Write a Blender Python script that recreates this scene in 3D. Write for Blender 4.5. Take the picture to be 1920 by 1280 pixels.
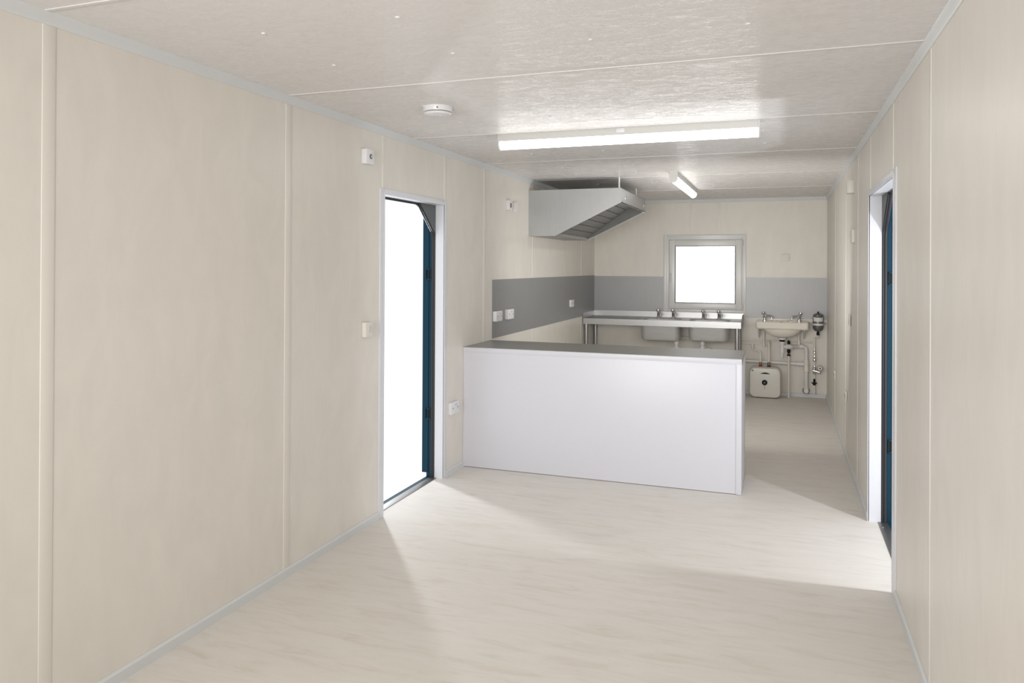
import bpy, bmesh, math
from mathutils import Vector, Matrix, Euler

PI = math.pi
scene = bpy.context.scene
for o in list(bpy.data.objects):
    bpy.data.objects.remove(o)

# ------------------------------------------------------------------ camera
W, L, H, YF = 2.831, 9.632, 2.400, -1.60      # inner width, back wall, ceiling height, front wall
cam_d = bpy.data.cameras.new('camera')
cam = bpy.data.objects.new('camera', cam_d)
scene.collection.objects.link(cam)
scene.camera = cam
yaw, pitch, roll = 0.34602, 0.00348, 0.00496
fw = Vector((-math.sin(yaw) * math.cos(pitch), math.cos(yaw) * math.cos(pitch), math.sin(pitch)))
rt = fw.cross(Vector((0, 0, 1))).normalized()
up = rt.cross(fw)
rt2 = rt * math.cos(roll) + up * math.sin(roll)
up2 = -rt * math.sin(roll) + up * math.cos(roll)
m = Matrix((rt2, up2, -fw)).transposed().to_4x4()
m.translation = Vector((2.3207, 0.0, 1.5578))
cam.matrix_world = m
cam_d.sensor_width = 36.0
cam_d.lens = 1401.85 / 1920 * 36.0
cam_d.shift_y = -(640 - 492.76) / 1920
cam_d.clip_start = 0.02

# ------------------------------------------------------------------ world, lights, exposure
world = bpy.data.worlds.new('overcast_sky')
scene.world = world
world.use_nodes = True
bg = world.node_tree.nodes['Background']
bg.inputs[0].default_value = (0.97, 0.985, 1.0, 1)
bg.inputs[1].default_value = 1.10
scene.view_settings.view_transform = 'Standard'
scene.view_settings.look = 'None'
scene.view_settings.exposure = 0.09
scene.view_settings.gamma = 1.0
scene.view_settings.use_curve_mapping = False

def area(name, loc, target, sx, sy, power, col=(1, 1, 1), spread=180):
    d = bpy.data.lights.new(name, 'AREA')
    d.shape = 'RECTANGLE'
    d.size, d.size_y = sx, sy
    d.energy = power
    d.color = col
    d.spread = math.radians(spread)
    o = bpy.data.objects.new(name, d)
    scene.collection.objects.link(o)
    o.location = loc
    o.rotation_euler = (Vector(target) - Vector(loc)).to_track_quat('-Z', 'Y').to_euler()
    return o

def bulb(name, loc, r, power, col=(1, 1, 1)):
    d = bpy.data.lights.new(name, 'POINT')
    d.shadow_soft_size = r
    d.energy = power
    d.color = col
    o = bpy.data.objects.new(name, d)
    scene.collection.objects.link(o)
    o.location = loc
    return o

# unseen strobe-like point lights outside the two open doorways, standing in for daylight
bulb('doorway_strobe_left', (-1.15, 5.58, 1.35), 0.06, 92, (0.90, 0.945, 1.0))
bulb('doorway_strobe_right', (3.74, 4.06, 1.25), 0.045, 56, (0.90, 0.94, 1.0))
# added soft fill at the front end, unseen behind the camera
area('front_fill_light', (1.40, -1.0, 1.5), (1.40, 9.6, 1.25), 2.3, 1.6, 50, (1.0, 0.985, 0.96), 105)
# added unseen area fill behind the counter, brightening the kitchen end
area('kitchen_fill_light', (1.62, 6.20, 1.15), (1.15, 9.6, 2.05), 1.7, 0.5, 17, (1.0, 0.985, 0.95))
DIFFUSER = 6.5

# ------------------------------------------------------------------ materials
MATS = {}
def nodes(name):
    mt = bpy.data.materials.new(name)
    mt.use_nodes = True
    nt = mt.node_tree
    return mt, nt, nt.nodes['Principled BSDF']

def plain(name, col, rough=0.5, metal=0.0, spec=0.5, bump=0.0, bscale=60.0, var=0.0, emit=None, es=0.0):
    if name in MATS:
        return MATS[name]
    mt, nt, b = nodes(name)
    b.inputs['Base Color'].default_value = (*col, 1)
    b.inputs['Roughness'].default_value = rough
    b.inputs['Metallic'].default_value = metal
    b.inputs['Specular IOR Level'].default_value = spec
    tc = nt.nodes.new('ShaderNodeTexCoord')
    nz = nt.nodes.new('ShaderNodeTexNoise')
    nz.inputs['Scale'].default_value = bscale
    nz.inputs['Detail'].default_value = 3
    nt.links.new(tc.outputs['Object'], nz.inputs['Vector'])
    if bump:
        bp = nt.nodes.new('ShaderNodeBump')
        bp.inputs['Strength'].default_value = bump
        bp.inputs['Distance'].default_value = 0.002
        nt.links.new(nz.outputs['Fac'], bp.inputs['Height'])
        nt.links.new(bp.outputs['Normal'], b.inputs['Normal'])
    mx = nt.nodes.new('ShaderNodeMix')
    mx.data_type = 'RGBA'
    v = var if var else 0.015
    mx.inputs['A'].default_value = (*[c * (1 - v) for c in col], 1)
    mx.inputs['B'].default_value = (*[min(1, c * (1 + v)) for c in col], 1)
    nt.links.new(nz.outputs['Fac'], mx.inputs['Factor'])
    nt.links.new(mx.outputs['Result'], b.inputs['Base Color'])
    if emit:
        b.inputs['Emission Color'].default_value = (*emit, 1)
        b.inputs['Emission Strength'].default_value = es
    MATS[name] = mt
    return mt

def vinyl(name, col, rough, bumps, scale, streak, var, dist=0.0015, coat=0.0, coatr=0.3, bumpscale=None, spec=0.5):
    """embossed vinyl facing: streaky blotches that also emboss the surface"""
    mt, nt, b = nodes(name)
    tc = nt.nodes.new('ShaderNodeTexCoord')
    mp = nt.nodes.new('ShaderNodeMapping')
    mp.inputs['Scale'].default_value = streak
    nt.links.new(tc.outputs['Object'], mp.inputs['Vector'])
    n1 = nt.nodes.new('ShaderNodeTexNoise')
    n1.inputs['Scale'].default_value = scale
    n1.inputs['Detail'].default_value = 6
    n1.inputs['Roughness'].default_value = 0.62
    n1.inputs['Distortion'].default_value = 0.6
    nt.links.new(mp.outputs['Vector'], n1.inputs['Vector'])
    cr = nt.nodes.new('ShaderNodeValToRGB')
    cr.color_ramp.elements[0].position = 0.36
    cr.color_ramp.elements[1].position = 0.64
    cr.color_ramp.elements[0].color = (*[c * (1 - var) for c in col], 1)
    cr.color_ramp.elements[1].color = (*[min(1, c * (1 + var)) for c in col], 1)
    nt.links.new(n1.outputs['Fac'], cr.inputs['Fac'])
    nt.links.new(cr.outputs['Color'], b.inputs['Base Color'])
    n2 = nt.nodes.new('ShaderNodeTexNoise')
    n2.inputs['Scale'].default_value = bumpscale or scale * 2.2
    n2.inputs['Detail'].default_value = 5
    n2.inputs['Roughness'].default_value = 0.7
    nt.links.new(mp.outputs['Vector'], n2.inputs['Vector'])
    bp = nt.nodes.new('ShaderNodeBump')
    bp.inputs['Strength'].default_value = bumps
    bp.inputs['Distance'].default_value = dist
    nt.links.new(n2.outputs['Fac'], bp.inputs['Height'])
    if not coat:
        nt.links.new(bp.outputs['Normal'], b.inputs['Normal'])
    b.inputs['Roughness'].default_value = rough
    b.inputs['Specular IOR Level'].default_value = spec
    if coat:
        n4 = nt.nodes.new('ShaderNodeTexNoise')
        n4.inputs['Scale'].default_value = 20
        n4.inputs['Detail'].default_value = 4
        n4.inputs['Roughness'].default_value = 0.65
        n4.inputs['Distortion'].default_value = 1.2
        nt.links.new(mp.outputs['Vector'], n4.inputs['Vector'])
        mr = nt.nodes.new('ShaderNodeMapRange')
        mr.inputs['From Min'].default_value = 0.40
        mr.inputs['From Max'].default_value = 0.60
        mr.inputs['To Min'].default_value = 0.0
        mr.inputs['To Max'].default_value = coat * 1.8
        nt.links.new(n4.outputs['Fac'], mr.inputs['Value'])
        nt.links.new(mr.outputs['Result'], b.inputs['Coat Weight'])
        b.inputs['Coat Roughness'].default_value = coatr
        nt.links.new(bp.outputs['Normal'], b.inputs['Coat Normal'])
    MATS[name] = mt
    return mt

def floor_mat():
    mt, nt, b = nodes('marbled_vinyl')
    tc = nt.nodes.new('ShaderNodeTexCoord')
    mp = nt.nodes.new('ShaderNodeMapping')
    mp.inputs['Rotation'].default_value = (0, 0, math.radians(9))
    mp.inputs['Scale'].default_value = (1.0, 5.5, 1.0)
    nt.links.new(tc.outputs['Object'], mp.inputs['Vector'])
    n1 = nt.nodes.new('ShaderNodeTexNoise')
    n1.inputs['Scale'].default_value = 3.2
    n1.inputs['Detail'].default_value = 9
    n1.inputs['Roughness'].default_value = 0.66
    n1.inputs['Distortion'].default_value = 0.9
    nt.links.new(mp.outputs['Vector'], n1.inputs['Vector'])
    cr = nt.nodes.new('ShaderNodeValToRGB')
    e = cr.color_ramp.elements
    e[0].position, e[0].color = 0.30, (0.640, 0.590, 0.525, 1)
    e[1].position, e[1].color = 0.46, (0.705, 0.668, 0.620, 1)
    x = e.new(0.62); x.color = (0.730, 0.695, 0.650, 1)
    nt.links.new(n1.outputs['Fac'], cr.inputs['Fac'])
    n3 = nt.nodes.new('ShaderNodeTexNoise')
    n3.inputs['Scale'].default_value = 9
    n3.inputs['Detail'].default_value = 8
    n3.inputs['Roughness'].default_value = 0.7
    n3.inputs['Distortion'].default_value = 1.4
    nt.links.new(mp.outputs['Vector'], n3.inputs['Vector'])
    cr2 = nt.nodes.new('ShaderNodeValToRGB')
    e = cr2.color_ramp.elements
    e[0].position, e[0].color = 0.30, (0.94, 0.93, 0.92, 1)
    e[1].position, e[1].color = 0.40, (1, 1, 1, 1)
    nt.links.new(n3.outputs['Fac'], cr2.inputs['Fac'])
    mx = nt.nodes.new('ShaderNodeMix'); mx.data_type = 'RGBA'; mx.blend_type = 'MULTIPLY'
    mx.inputs['Factor'].default_value = 1.0
    nt.links.new(cr.outputs['Color'], mx.inputs['A'])
    nt.links.new(cr2.outputs['Color'], mx.inputs['B'])
    nt.links.new(mx.outputs['Result'], b.inputs['Base Color'])
    b.inputs['Roughness'].default_value = 0.55
    b.inputs['Specular IOR Level'].default_value = 0.3
    MATS['floor'] = mt
    return mt

def brushed(name, col, rough=0.3, axis=0, streak=(2, 2, 120), metal=1.0, bump=0.15, aniso=0.5):
    mt, nt, b = nodes(name)
    tc = nt.nodes.new('ShaderNodeTexCoord')
    mp = nt.nodes.new('ShaderNodeMapping')
    mp.inputs['Scale'].default_value = streak
    nt.links.new(tc.outputs['Object'], mp.inputs['Vector'])
    n1 = nt.nodes.new('ShaderNodeTexNoise')
    n1.inputs['Scale'].default_value = 4
    n1.inputs['Detail'].default_value = 4
    nt.links.new(mp.outputs['Vector'], n1.inputs['Vector'])
    cr = nt.nodes.new('ShaderNodeValToRGB')
    cr.color_ramp.elements[0].position = 0.3
    cr.color_ramp.elements[1].position = 0.7
    cr.color_ramp.elements[0].color = (*[c * 0.95 for c in col], 1)
    cr.color_ramp.elements[1].color = (*[min(1, c * 1.04) for c in col], 1)
    nt.links.new(n1.outputs['Fac'], cr.inputs['Fac'])
    nt.links.new(cr.outputs['Color'], b.inputs['Base Color'])
    bp = nt.nodes.new('ShaderNodeBump')
    bp.inputs['Strength'].default_value = bump
    bp.inputs['Distance'].default_value = 0.0006
    nt.links.new(n1.outputs['Fac'], bp.inputs['Height'])
    nt.links.new(bp.outputs['Normal'], b.inputs['Normal'])
    b.inputs['Metallic'].default_value = metal
    b.inputs['Roughness'].default_value = rough
    MATS[name] = mt
    return mt

M_WALL = vinyl('cream_vinyl_wall', (0.715, 0.680, 0.625), 0.40, 0.35, 7.0, (1, 1, 0.40), 0.028)
M_STRIP = plain('cream_joint_strip', (0.728, 0.694, 0.640), 0.4)
M_CEIL = vinyl('white_vinyl_ceiling', (0.760, 0.740, 0.725), 0.50, 1.0, 9.0, (0.5, 1, 1), 0.006, dist=0.009, coat=0.30, coatr=0.14, bumpscale=14, spec=0.2)
M_CSTRIP = plain('ceiling_joint_strip', (0.735, 0.72, 0.705), 0.4)
M_FLOOR = floor_mat()
M_TRIM = plain('white_plastic_trim', (0.63, 0.645, 0.65), 0.35)
M_DTRIM = plain('white_door_trim', (0.68, 0.69, 0.73), 0.3)
M_COUNTER = plain('white_laminate', (0.64, 0.64, 0.69), 0.35)
M_WORKTOP = brushed('worktop_steel', (0.35, 0.35, 0.34), 0.38, streak=(2, 90, 2), metal=0.5)
M_SPLASH = brushed('splash_steel', (0.31, 0.31, 0.313), 0.45, streak=(60, 60, 1.2), metal=0.4)
M_BOWL = brushed('pressed_bowl_steel', (0.52, 0.52, 0.52), 0.40, streak=(3, 3, 10), metal=0.45)
M_STEEL = brushed('stainless_steel', (0.40, 0.40, 0.40), 0.38, streak=(3, 3, 80))
M_HOODS = brushed('hood_steel', (0.37, 0.375, 0.375), 0.36, streak=(60, 60, 2), metal=0.7)
M_HOODSHADE = brushed('shaded_hood_steel', (0.13, 0.13, 0.125), 0.45, streak=(3, 60, 3), metal=0.6)  # hood steel darkened to carry the shade inside the hood
M_FILTER = plain('filter_mesh', (0.36, 0.36, 0.35), 0.38, 0.8, bump=1.0, bscale=500, var=0.2)
M_CHROME = plain('chrome', (0.78, 0.78, 0.80), 0.08, 1.0)
M_ALU = brushed('threshold_aluminium', (0.26, 0.255, 0.25), 0.45, streak=(60, 2, 2))
M_BLUE = plain('blue_painted_steel', (0.008, 0.044, 0.075), 0.4, spec=0.15)
M_RUBBER = plain('black_rubber', (0.020, 0.020, 0.024), 0.55)
M_GUSSET = plain('grey_primer_steel', (0.10, 0.11, 0.115), 0.5)
M_BLACK = plain('black_plastic', (0.012, 0.012, 0.012), 0.5, spec=0.15)
M_GREY = plain('dark_grey_plastic', (0.10, 0.10, 0.10), 0.4)
M_PLASTIC = plain('white_plastic', (0.76, 0.76, 0.78), 0.3)
M_WPIPE = plain('white_pipe_plastic', (0.72, 0.70, 0.70), 0.3)
M_PPIPE = plain('cream_push_fit_pipe', (0.76, 0.73, 0.66), 0.35)
M_CERAMIC = plain('cream_ceramic', (0.78, 0.74, 0.66), 0.12)
M_HEATER = plain('heater_plastic', (0.70, 0.68, 0.63), 0.35)
M_UPVC = plain('window_upvc', (0.66, 0.66, 0.65), 0.3)
M_BRASS = plain('brass', (0.45, 0.30, 0.14), 0.3, 1.0)
M_RED = plain('red_plastic', (0.45, 0.05, 0.04), 0.4)
M_DBLUE = plain('dark_blue_plastic', (0.03, 0.04, 0.09), 0.4)
M_TANK = plain('grey_painted_tank', (0.16, 0.16, 0.16), 0.35, 0.4)
M_LABEL = plain('printed_label', (0.66, 0.66, 0.62), 0.5)
M_LAMPBODY = plain('lamp_body', (0.60, 0.60, 0.58), 0.35)
M_DIFF = plain('lamp_diffuser', (0.9, 0.9, 0.9), 0.4, emit=(1.0, 0.985, 0.95), es=DIFFUSER)
def glass():
    mt = bpy.data.materials.new('window_glass'); mt.use_nodes = True
    nt = mt.node_tree; nt.nodes.clear()
    out = nt.nodes.new('ShaderNodeOutputMaterial')
    g = nt.nodes.new('ShaderNodeBsdfGlossy'); g.inputs['Roughness'].default_value = 0.02
    t = nt.nodes.new('ShaderNodeBsdfTransparent'); t.inputs[0].default_value = (1, 1, 1, 1)
    f = nt.nodes.new('ShaderNodeFresnel'); f.inputs[0].default_value = 1.45
    mx = nt.nodes.new('ShaderNodeMixShader')
    nt.links.new(f.outputs[0], mx.inputs[0]); nt.links.new(t.outputs[0], mx.inputs[1]); nt.links.new(g.outputs[0], mx.inputs[2])
    nt.links.new(mx.outputs[0], out.inputs[0])
    return mt
M_GLASS = glass()

# ------------------------------------------------------------------ mesh helpers
def box(bm, x0, x1, y0, y1, z0, z1, bev=0.0):
    x0, x1 = sorted((x0, x1)); y0, y1 = sorted((y0, y1)); z0, z1 = sorted((z0, z1))
    v = [bm.verts.new((x, y, z)) for z in (z0, z1) for x, y in ((x0, y0), (x1, y0), (x1, y1), (x0, y1))]
    fs = [bm.faces.new([v[i] for i in q]) for q in ((3, 2, 1, 0), (4, 5, 6, 7), (0, 1, 5, 4), (1, 2, 6, 5), (2, 3, 7, 6), (3, 0, 4, 7))]
    if bev:
        es = list({e for f in fs for e in f.edges})
        bmesh.ops.bevel(bm, geom=es, offset=bev, segments=2, affect='EDGES', profile=0.6)

def prism(bm, poly, axis, a, b):
    """extrude a polygon given in the two other axes along axis from a to b"""
    def P(u, w, t):
        if axis == 'x': return (t, u, w)
        if axis == 'y': return (u, t, w)
        return (u, w, t)
    A = [bm.verts.new(P(u, w, a)) for u, w in poly]
    B = [bm.verts.new(P(u, w, b)) for u, w in poly]
    n = len(poly)
    fs = [bm.faces.new(A[::-1]), bm.faces.new(B)]
    for i in range(n):
        fs.append(bm.faces.new((A[i], A[(i + 1) % n], B[(i + 1) % n], B[i])))
    bmesh.ops.recalc_face_normals(bm, faces=fs)
    return fs

def rrect(x0, x1, y0, y1, r, n=6):
    pts = []
    for cx, cy, a0 in ((x1 - r, y0 + r, -90), (x1 - r, y1 - r, 0), (x0 + r, y1 - r, 90), (x0 + r, y0 + r, 180)):
        for i in range(n + 1):
            a = math.radians(a0 + 90 * i / n)
            pts.append((cx + r * math.cos(a), cy + r * math.sin(a)))
    return pts

def loft(bm, rings, cap0=True, cap1=True, closed=True):
    R = [[bm.verts.new(p) for p in r] for r in rings]
    fs = []
    n = len(R[0])
    for a, b in zip(R, R[1:]):
        for i in range(n if closed else n - 1):
            fs.append(bm.faces.new((a[i], a[(i + 1) % n], b[(i + 1) % n], b[i])))
    if cap0: fs.append(bm.faces.new(R[0][::-1]))
    if cap1: fs.append(bm.faces.new(R[-1]))
    bmesh.ops.recalc_face_normals(bm, faces=fs)
    for f in fs: f.smooth = True
    return R

def lathe(bm, c, prof, axis=(0, 0, 1), n=24, smooth=True):
    """prof: (radius, distance along axis)"""
    q = Vector((0, 0, 1)).rotation_difference(Vector(axis))
    c = Vector(c)
    rings = []
    for r, h in prof:
        rings.append([c + q @ Vector((r * math.cos(2 * PI * i / n), r * math.sin(2 * PI * i / n), h)) for i in range(n)])
    loft(bm, rings)

def cyl(bm, a, b, r, n=16):
    a, b = Vector(a), Vector(b)
    d = b - a
    lathe(bm, a, [(r, 0), (r, d.length)], d.normalized(), n)

def tube(bm, pts, r, fillet=0.0, n=12):
    P = [Vector(p) for p in pts]
    if fillet and len(P) > 2:
        Q = [P[0]]
        for a, b, c in zip(P, P[1:], P[2:]):
            d1, d2 = (a - b), (c - b)
            f = min(fillet, d1.length * 0.49, d2.length * 0.49)
            p1, p2 = b + d1.normalized() * f, b + d2.normalized() * f
            for i in range(7):
                t = i / 6
                Q.append(p1 * (1 - t) ** 2 + b * 2 * t * (1 - t) + p2 * t * t)
        Q.append(P[-1]); P = Q
    rings = []
    T0 = (P[1] - P[0]).normalized()
    ref = Vector((0, 0, 1)) if abs(T0.z) < 0.9 else Vector((1, 0, 0))
    u = T0.cross(ref).normalized()
    for i, p in enumerate(P):
        if i == 0: t = T0
        elif i == len(P) - 1: t = (P[-1] - P[-2]).normalized()
        else: t = ((P[i + 1] - p).normalized() + (p - P[i - 1]).normalized()).normalized()
        u = (u - t * u.dot(t)).normalized()
        w = t.cross(u)
        rings.append([p + (u * math.cos(2 * PI * k / n) + w * math.sin(2 * PI * k / n)) * r for k in range(n)])
    loft(bm, rings)

def fill_with_holes(bm, outer, holes, z):
    es = []
    for loop in [outer] + holes:
        vs = [bm.verts.new((x, y, z)) for x, y in loop]
        es += [bm.edges.new((vs[i], vs[(i + 1) % len(vs)])) for i in range(len(vs))]
    r = bmesh.ops.triangle_fill(bm, edges=es, use_beauty=True, use_dissolve=False)
    fs = [g for g in r['geom'] if isinstance(g, bmesh.types.BMFace)]
    for f in fs:
        f.normal_update()
        if f.normal.z < 0: f.normal_flip()

def new(): return bmesh.new()

def obj(name, bm, mat, parent=None, autosmooth=True):
    me = bpy.data.meshes.new(name)
    bm.to_mesh(me); bm.free()
    me.materials.append(mat)
    if autosmooth:
        try: me.set_sharp_from_angle(angle=math.radians(38))
        except Exception: pass
    o = bpy.data.objects.new(name, me)
    scene.collection.objects.link(o)
    if parent is not None: o.parent = parent
    return o

def tag(o, label, cat, group=None):
    o['label'] = label; o['category'] = cat
    if group: o['group'] = group
    return o

def thing(name, label, cat, loc=(0, 0, 0), group=None):
    o = bpy.data.objects.new(name, None)
    scene.collection.objects.link(o)
    o.empty_display_size = 0.05
    o.location = loc
    bpy.context.view_layer.update()
    return tag(o, label, cat, group)

def settle(root):
    """parts were modelled in room coordinates: keep them there under the moved root"""
    inv = Matrix.Translation(-Vector(root.location))
    for ch in root.children:
        if ch.type == 'MESH':
            ch.data.transform(inv)
            for g in ch.children: g.data.transform(inv)

def struct(name, bm, mat, parent=None):
    o = obj(name, bm, mat, parent)
    if parent is None: o['kind'] = 'structure'
    return o

# ------------------------------------------------------------------ room shell
T = 0.062
LD0, LD1 = 4.09, 4.965        # left doorway clear opening
RD0, RD1 = 4.0, 5.065        # right doorway clear opening
DH = 1.995                    # opening height

bm = new(); box(bm, -T, W + T, YF - T, L + T, -0.06, 0.0)
floor = struct('floor', bm, M_FLOOR)
bm = new(); box(bm, -0.19, W + 0.19, YF - T, L + 0.15, H, H + 0.08)
ceiling = struct('ceiling', bm, M_CEIL)

def side_wall(name, x0, x1, d0, d1):
    bm = new()
    box(bm, x0, x1, YF - T, d0 - 0.012, 0, H)
    box(bm, x0, x1, d1 + 0.012, L + T, 0, H)
    box(bm, x0, x1, d0 - 0.012, d1 + 0.012, DH + 0.012, H)
    return struct(name, bm, M_WALL)
wl = side_wall('wall_left', -T, 0, LD0, LD1)
wr = side_wall('wall_right', W, W + T, RD0, RD1)
WX0, WX1, WZ0, WZ1 = 0.925, 1.890, 1.000, 1.940
bm = new()
box(bm, 0, WX0, L, L + T, 0, H)
box(bm, WX1, W, L, L + T, 0, H)
box(bm, WX0, WX1, L, L + T, 0, WZ0)
box(bm, WX0, WX1, L, L + T, WZ1, H)
wb = struct('wall_back', bm, M_WALL)
bm = new(); box(bm, 0, W, YF - T, YF, 0, H)
wf = struct('wall_front', bm, M_WALL)

# joint strips on walls (raised cover strips, parts of the wall)
def strip(parent, side, c, w, z0=0.047, z1=2.357, t=0.0022):
    bm = new()
    if side == 'l': box(bm, -0.001, t, c - w / 2, c + w / 2, z0, z1, 0.0008)
    if side == 'r': box(bm, W - t, W + 0.001, c - w / 2, c + w / 2, z0, z1, 0.0008)
    if side == 'b': box(bm, c - w / 2, c + w / 2, L - t, L + 0.001, z0, z1, 0.0008)
    obj('joint_strip', bm, M_STRIP, parent)
for c in (0.55, 1.834, 3.134, 5.76, 7.04, 8.96): strip(wl, 'l', c, 0.048 if c < 7 else 0.03)
strip(wl, 'l', 4.078, 0.03, 2.035); strip(wl, 'l', 4.985, 0.045, 2.035)
for c in (0.5, 1.80, 3.085, 5.83, 6.89, 8.2): strip(wr, 'r', c, 0.030)
strip(wr, 'r', 4.06, 0.03, 2.035); strip(wr, 'r', 5.05, 0.03, 2.035)
strip(wb, 'b', 1.247, 0.03, 1.96); strip(wb, 'b', 1.585, 0.04, 1.96)
# ceiling joints and screw caps
for y in (0.5, 1.816, 3.127, 4.463, 5.765, 7.07, 8.37):
    bm = new(); box(bm, 0.016, W - 0.016, y - 0.011, y + 0.011, H - 0.0025, H + 0.001, 0.0008)
    obj('joint_strip', bm, M_CSTRIP, ceiling)
cap = None
for y in (2.255, 2.712, 3.556, 4.03, 4.87, 5.36, 6.205, 6.66, 7.54, 8.04, 8.85):
    for x in (0.54, 1.09, 1.65, 2.21):
        if cap is None:
            bm = new(); lathe(bm, (0, 0, 0), [(0.0012, -0.004), (0.0075, -0.0030), (0.0095, 0.0005)], n=12)
            cap = obj('screw_cap', bm, M_PLASTIC, ceiling); c = cap
        else:
            c = cap.copy(); scene.collection.objects.link(c); c.parent = ceiling
        c.location = (x, y, H)

# coving and skirting
def trim(name, poly_fn, seglist):
    bm = new()
    for s in seglist: poly_fn(bm, *s)
    return struct(name, bm, M_TRIM)
def coving(bm, kind, a, b):
    c, t = 0.043, 0.013
    prof = [(0, H - c), (0.004, H - c), (t * 0.8, H - c + 0.012), (t, H - 0.006), (t + 0.004, H), (0, H)]
    if kind == 'l': prism(bm, [(u, z) for u, z in prof], 'y', a, b)
    if kind == 'r': prism(bm, [(W - u, z) for u, z in prof], 'y', a, b)
    if kind == 'b': prism(bm, [(L - u, z) for u, z in prof], 'x', a, b)
    if kind == 'f': prism(bm, [(YF + u, z) for u, z in prof], 'x', a, b)
trim('trim_1', coving, [('l', YF, L)])
trim('trim_2', coving, [('r', YF, L)])
trim('trim_3', coving, [('b', 0, W)])
def skirt(bm, kind, a, b):
    c, t = 0.047, 0.012
    prof = [(0, 0), (t, 0), (t, c - 0.008), (t * 0.4, c), (0, c)]
    if kind == 'l': prism(bm, prof, 'y', a, b)
    if kind == 'r': prism(bm, [(W - u, z) for u, z in prof], 'y', a, b)
    if kind == 'b': prism(bm, [(L - u, z) for u, z in prof], 'x', a, b)
    if kind == 'f': prism(bm, [(YF + u, z) for u, z in prof], 'x', a, b)
trim('baseboard_left', skirt, [('l', YF, LD0 - 0.055), ('l', LD1 + 0.037, L)])
trim('baseboard_right', skirt, [('r', YF, RD0 - 0.086), ('r', RD1 + 0.037, L)])
trim('baseboard_back', skirt, [('b', 0, W)])
trim('baseboard_front', skirt, [('f', 0, W)])
bm = new(); box(bm, W - 0.010, W, L - 0.010, L, 1.43, 2.357, 0.002)
struct('trim_4', bm, M_STRIP)

# ------------------------------------------------------------------ doorways
def doorway(name, side, y0, y1):
    def X(d): return -d if side == 'l' else W + d       # d = depth outwards from the wall face
    root = bpy.data.objects.new(name, None); scene.collection.objects.link(root)
    root['kind'] = 'structure'
    # white casing on the room face
    bm = new(); w, t = 0.036, -0.007
    wn = 0.054 if side == 'l' else 0.085
    for a, b, c, d in ((y0 - wn, y0, 0.0, DH + w), (y1, y1 + w, 0.0, DH + w), (y0, y1, DH, DH + w)):
        box(bm, X(t), X(0.001), a, b, c, d, 0.002)
    obj('casing', bm, M_DTRIM, root)
    # white reveal lining
    bm = new()
    box(bm, X(-0.009), X(0.066), y0 - 0.012, y0, 0, DH)
    box(bm, X(-0.009), X(0.066), y1, y1 + 0.012, 0, DH)
    box(bm, X(-0.009), X(0.066), y0 - 0.012, y1 + 0.012, DH, DH + 0.012)
    obj('reveal_lining', bm, M_DTRIM, root)
    # steel frame face with a cut far top corner
    hole = [(y0 - 0.03, 0.0), (y1 + 0.004, 0.0), (y1 + 0.004, 1.785), (y1 - 0.245, DH - 0.003), (y0 - 0.03, DH - 0.003)]
    bm = new()
    box(bm, X(0.067), X(0.095), y1 + 0.004, y1 + 0.20, -0.02, H)
    box(bm, X(0.067), X(0.095), y0 - 0.20, y0 - 0.03, -0.02, H)
    box(bm, X(0.067), X(0.095), y0 - 0.03, y1 + 0.004, DH - 0.003, H)
    prism(bm, [(y1 + 0.004, 1.785), (y1 + 0.004, DH - 0.003), (y1 - 0.245, DH - 0.003)], 'x', X(0.067), X(0.095))
    obj('corner_gusset', bm, M_GUSSET, root)
    bm = new()
    k = 0.022
    box(bm, X(0.095), X(0.142), y1 + k, y1 + 0.20, -0.02, H)
    box(bm, X(0.142), X(0.178), y1 + k, y1 + 0.20, 0.028, H)
    box(bm, X(0.095), X(0.172), y0 - 0.20, y0 - 0.03, -0.02, H)
    box(bm, X(0.095), X(0.150), y0 - 0.03, y1 + k, DH + 0.004, H)
    # vertical fold of the frame
    box(bm, X(0.128), X(0.135), y1 + k - 0.006, y1 + k + 0.001, 0.03, 1.86)
    obj('steel_frame', bm, M_BLUE, root)
    bm = new()
    tube(bm, [(X(0.088), y1 + 0.006, 0.0), (X(0.088), y1 + 0.006, 1.785), (X(0.088), y1 - 0.243, DH - 0.004), (X(0.088), y0 - 0.03, DH - 0.004)], 0.0105, 0.05, 10)
    tube(bm, [(X(0.074), y1 - 0.001, 0.0), (X(0.074), y1 - 0.001, 1.78), (X(0.074), y1 - 0.248, DH - 0.006)], 0.006, 0.04, 8)
    obj('rubber_seal', bm, M_RUBBER, root)
    for z in (1.49, 0.465):
        bm = new()
        for dz in (-0.036, 0.036): box(bm, X(0.105), X(0.150), y1 + k - 0.010, y1 + k + 0.002, z + dz - 0.004, z + dz + 0.004)
        for d in (0.105, 0.146): box(bm, X(d), X(d + 0.004), y1 + k - 0.010, y1 + k + 0.002, z - 0.036, z + 0.036)
        f = obj('latch_keep', bm, M_BLUE, root)
        bm = new(); box(bm, X(0.110), X(0.146), y1 + k - 0.003, y1 + k + 0.002, z - 0.031, z + 0.031)
        obj('latch_slot', bm, M_BLACK, f)
    bm = new(); box(bm, X(0.048), X(0.105), y0 - 0.02, y1 + 0.004, -0.02, 0.0035, 0.001)
    th = obj('threshold_plate', bm, M_ALU, root)
    for yy in (y0 + 0.115, (y0 + y1) / 2 + 0.02, y1 - 0.10):
        bm = new(); lathe(bm, (X(0.066), yy, 0.003), [(0.0055, 0), (0.0045, 0.0018), (0.001, 0.0026)], n=10)
        obj('screw', bm, M_CHROME, th)
    bm = new(); box(bm, X(0.105), X(0.142), y0 - 0.03, y1 + k, -0.06, 0.0)
    obj('sill', bm, M_BLUE, root)
    return root
doorway('door_1', 'l', LD0, LD1)
doorway('door_2', 'r', RD0, RD1)

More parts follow.
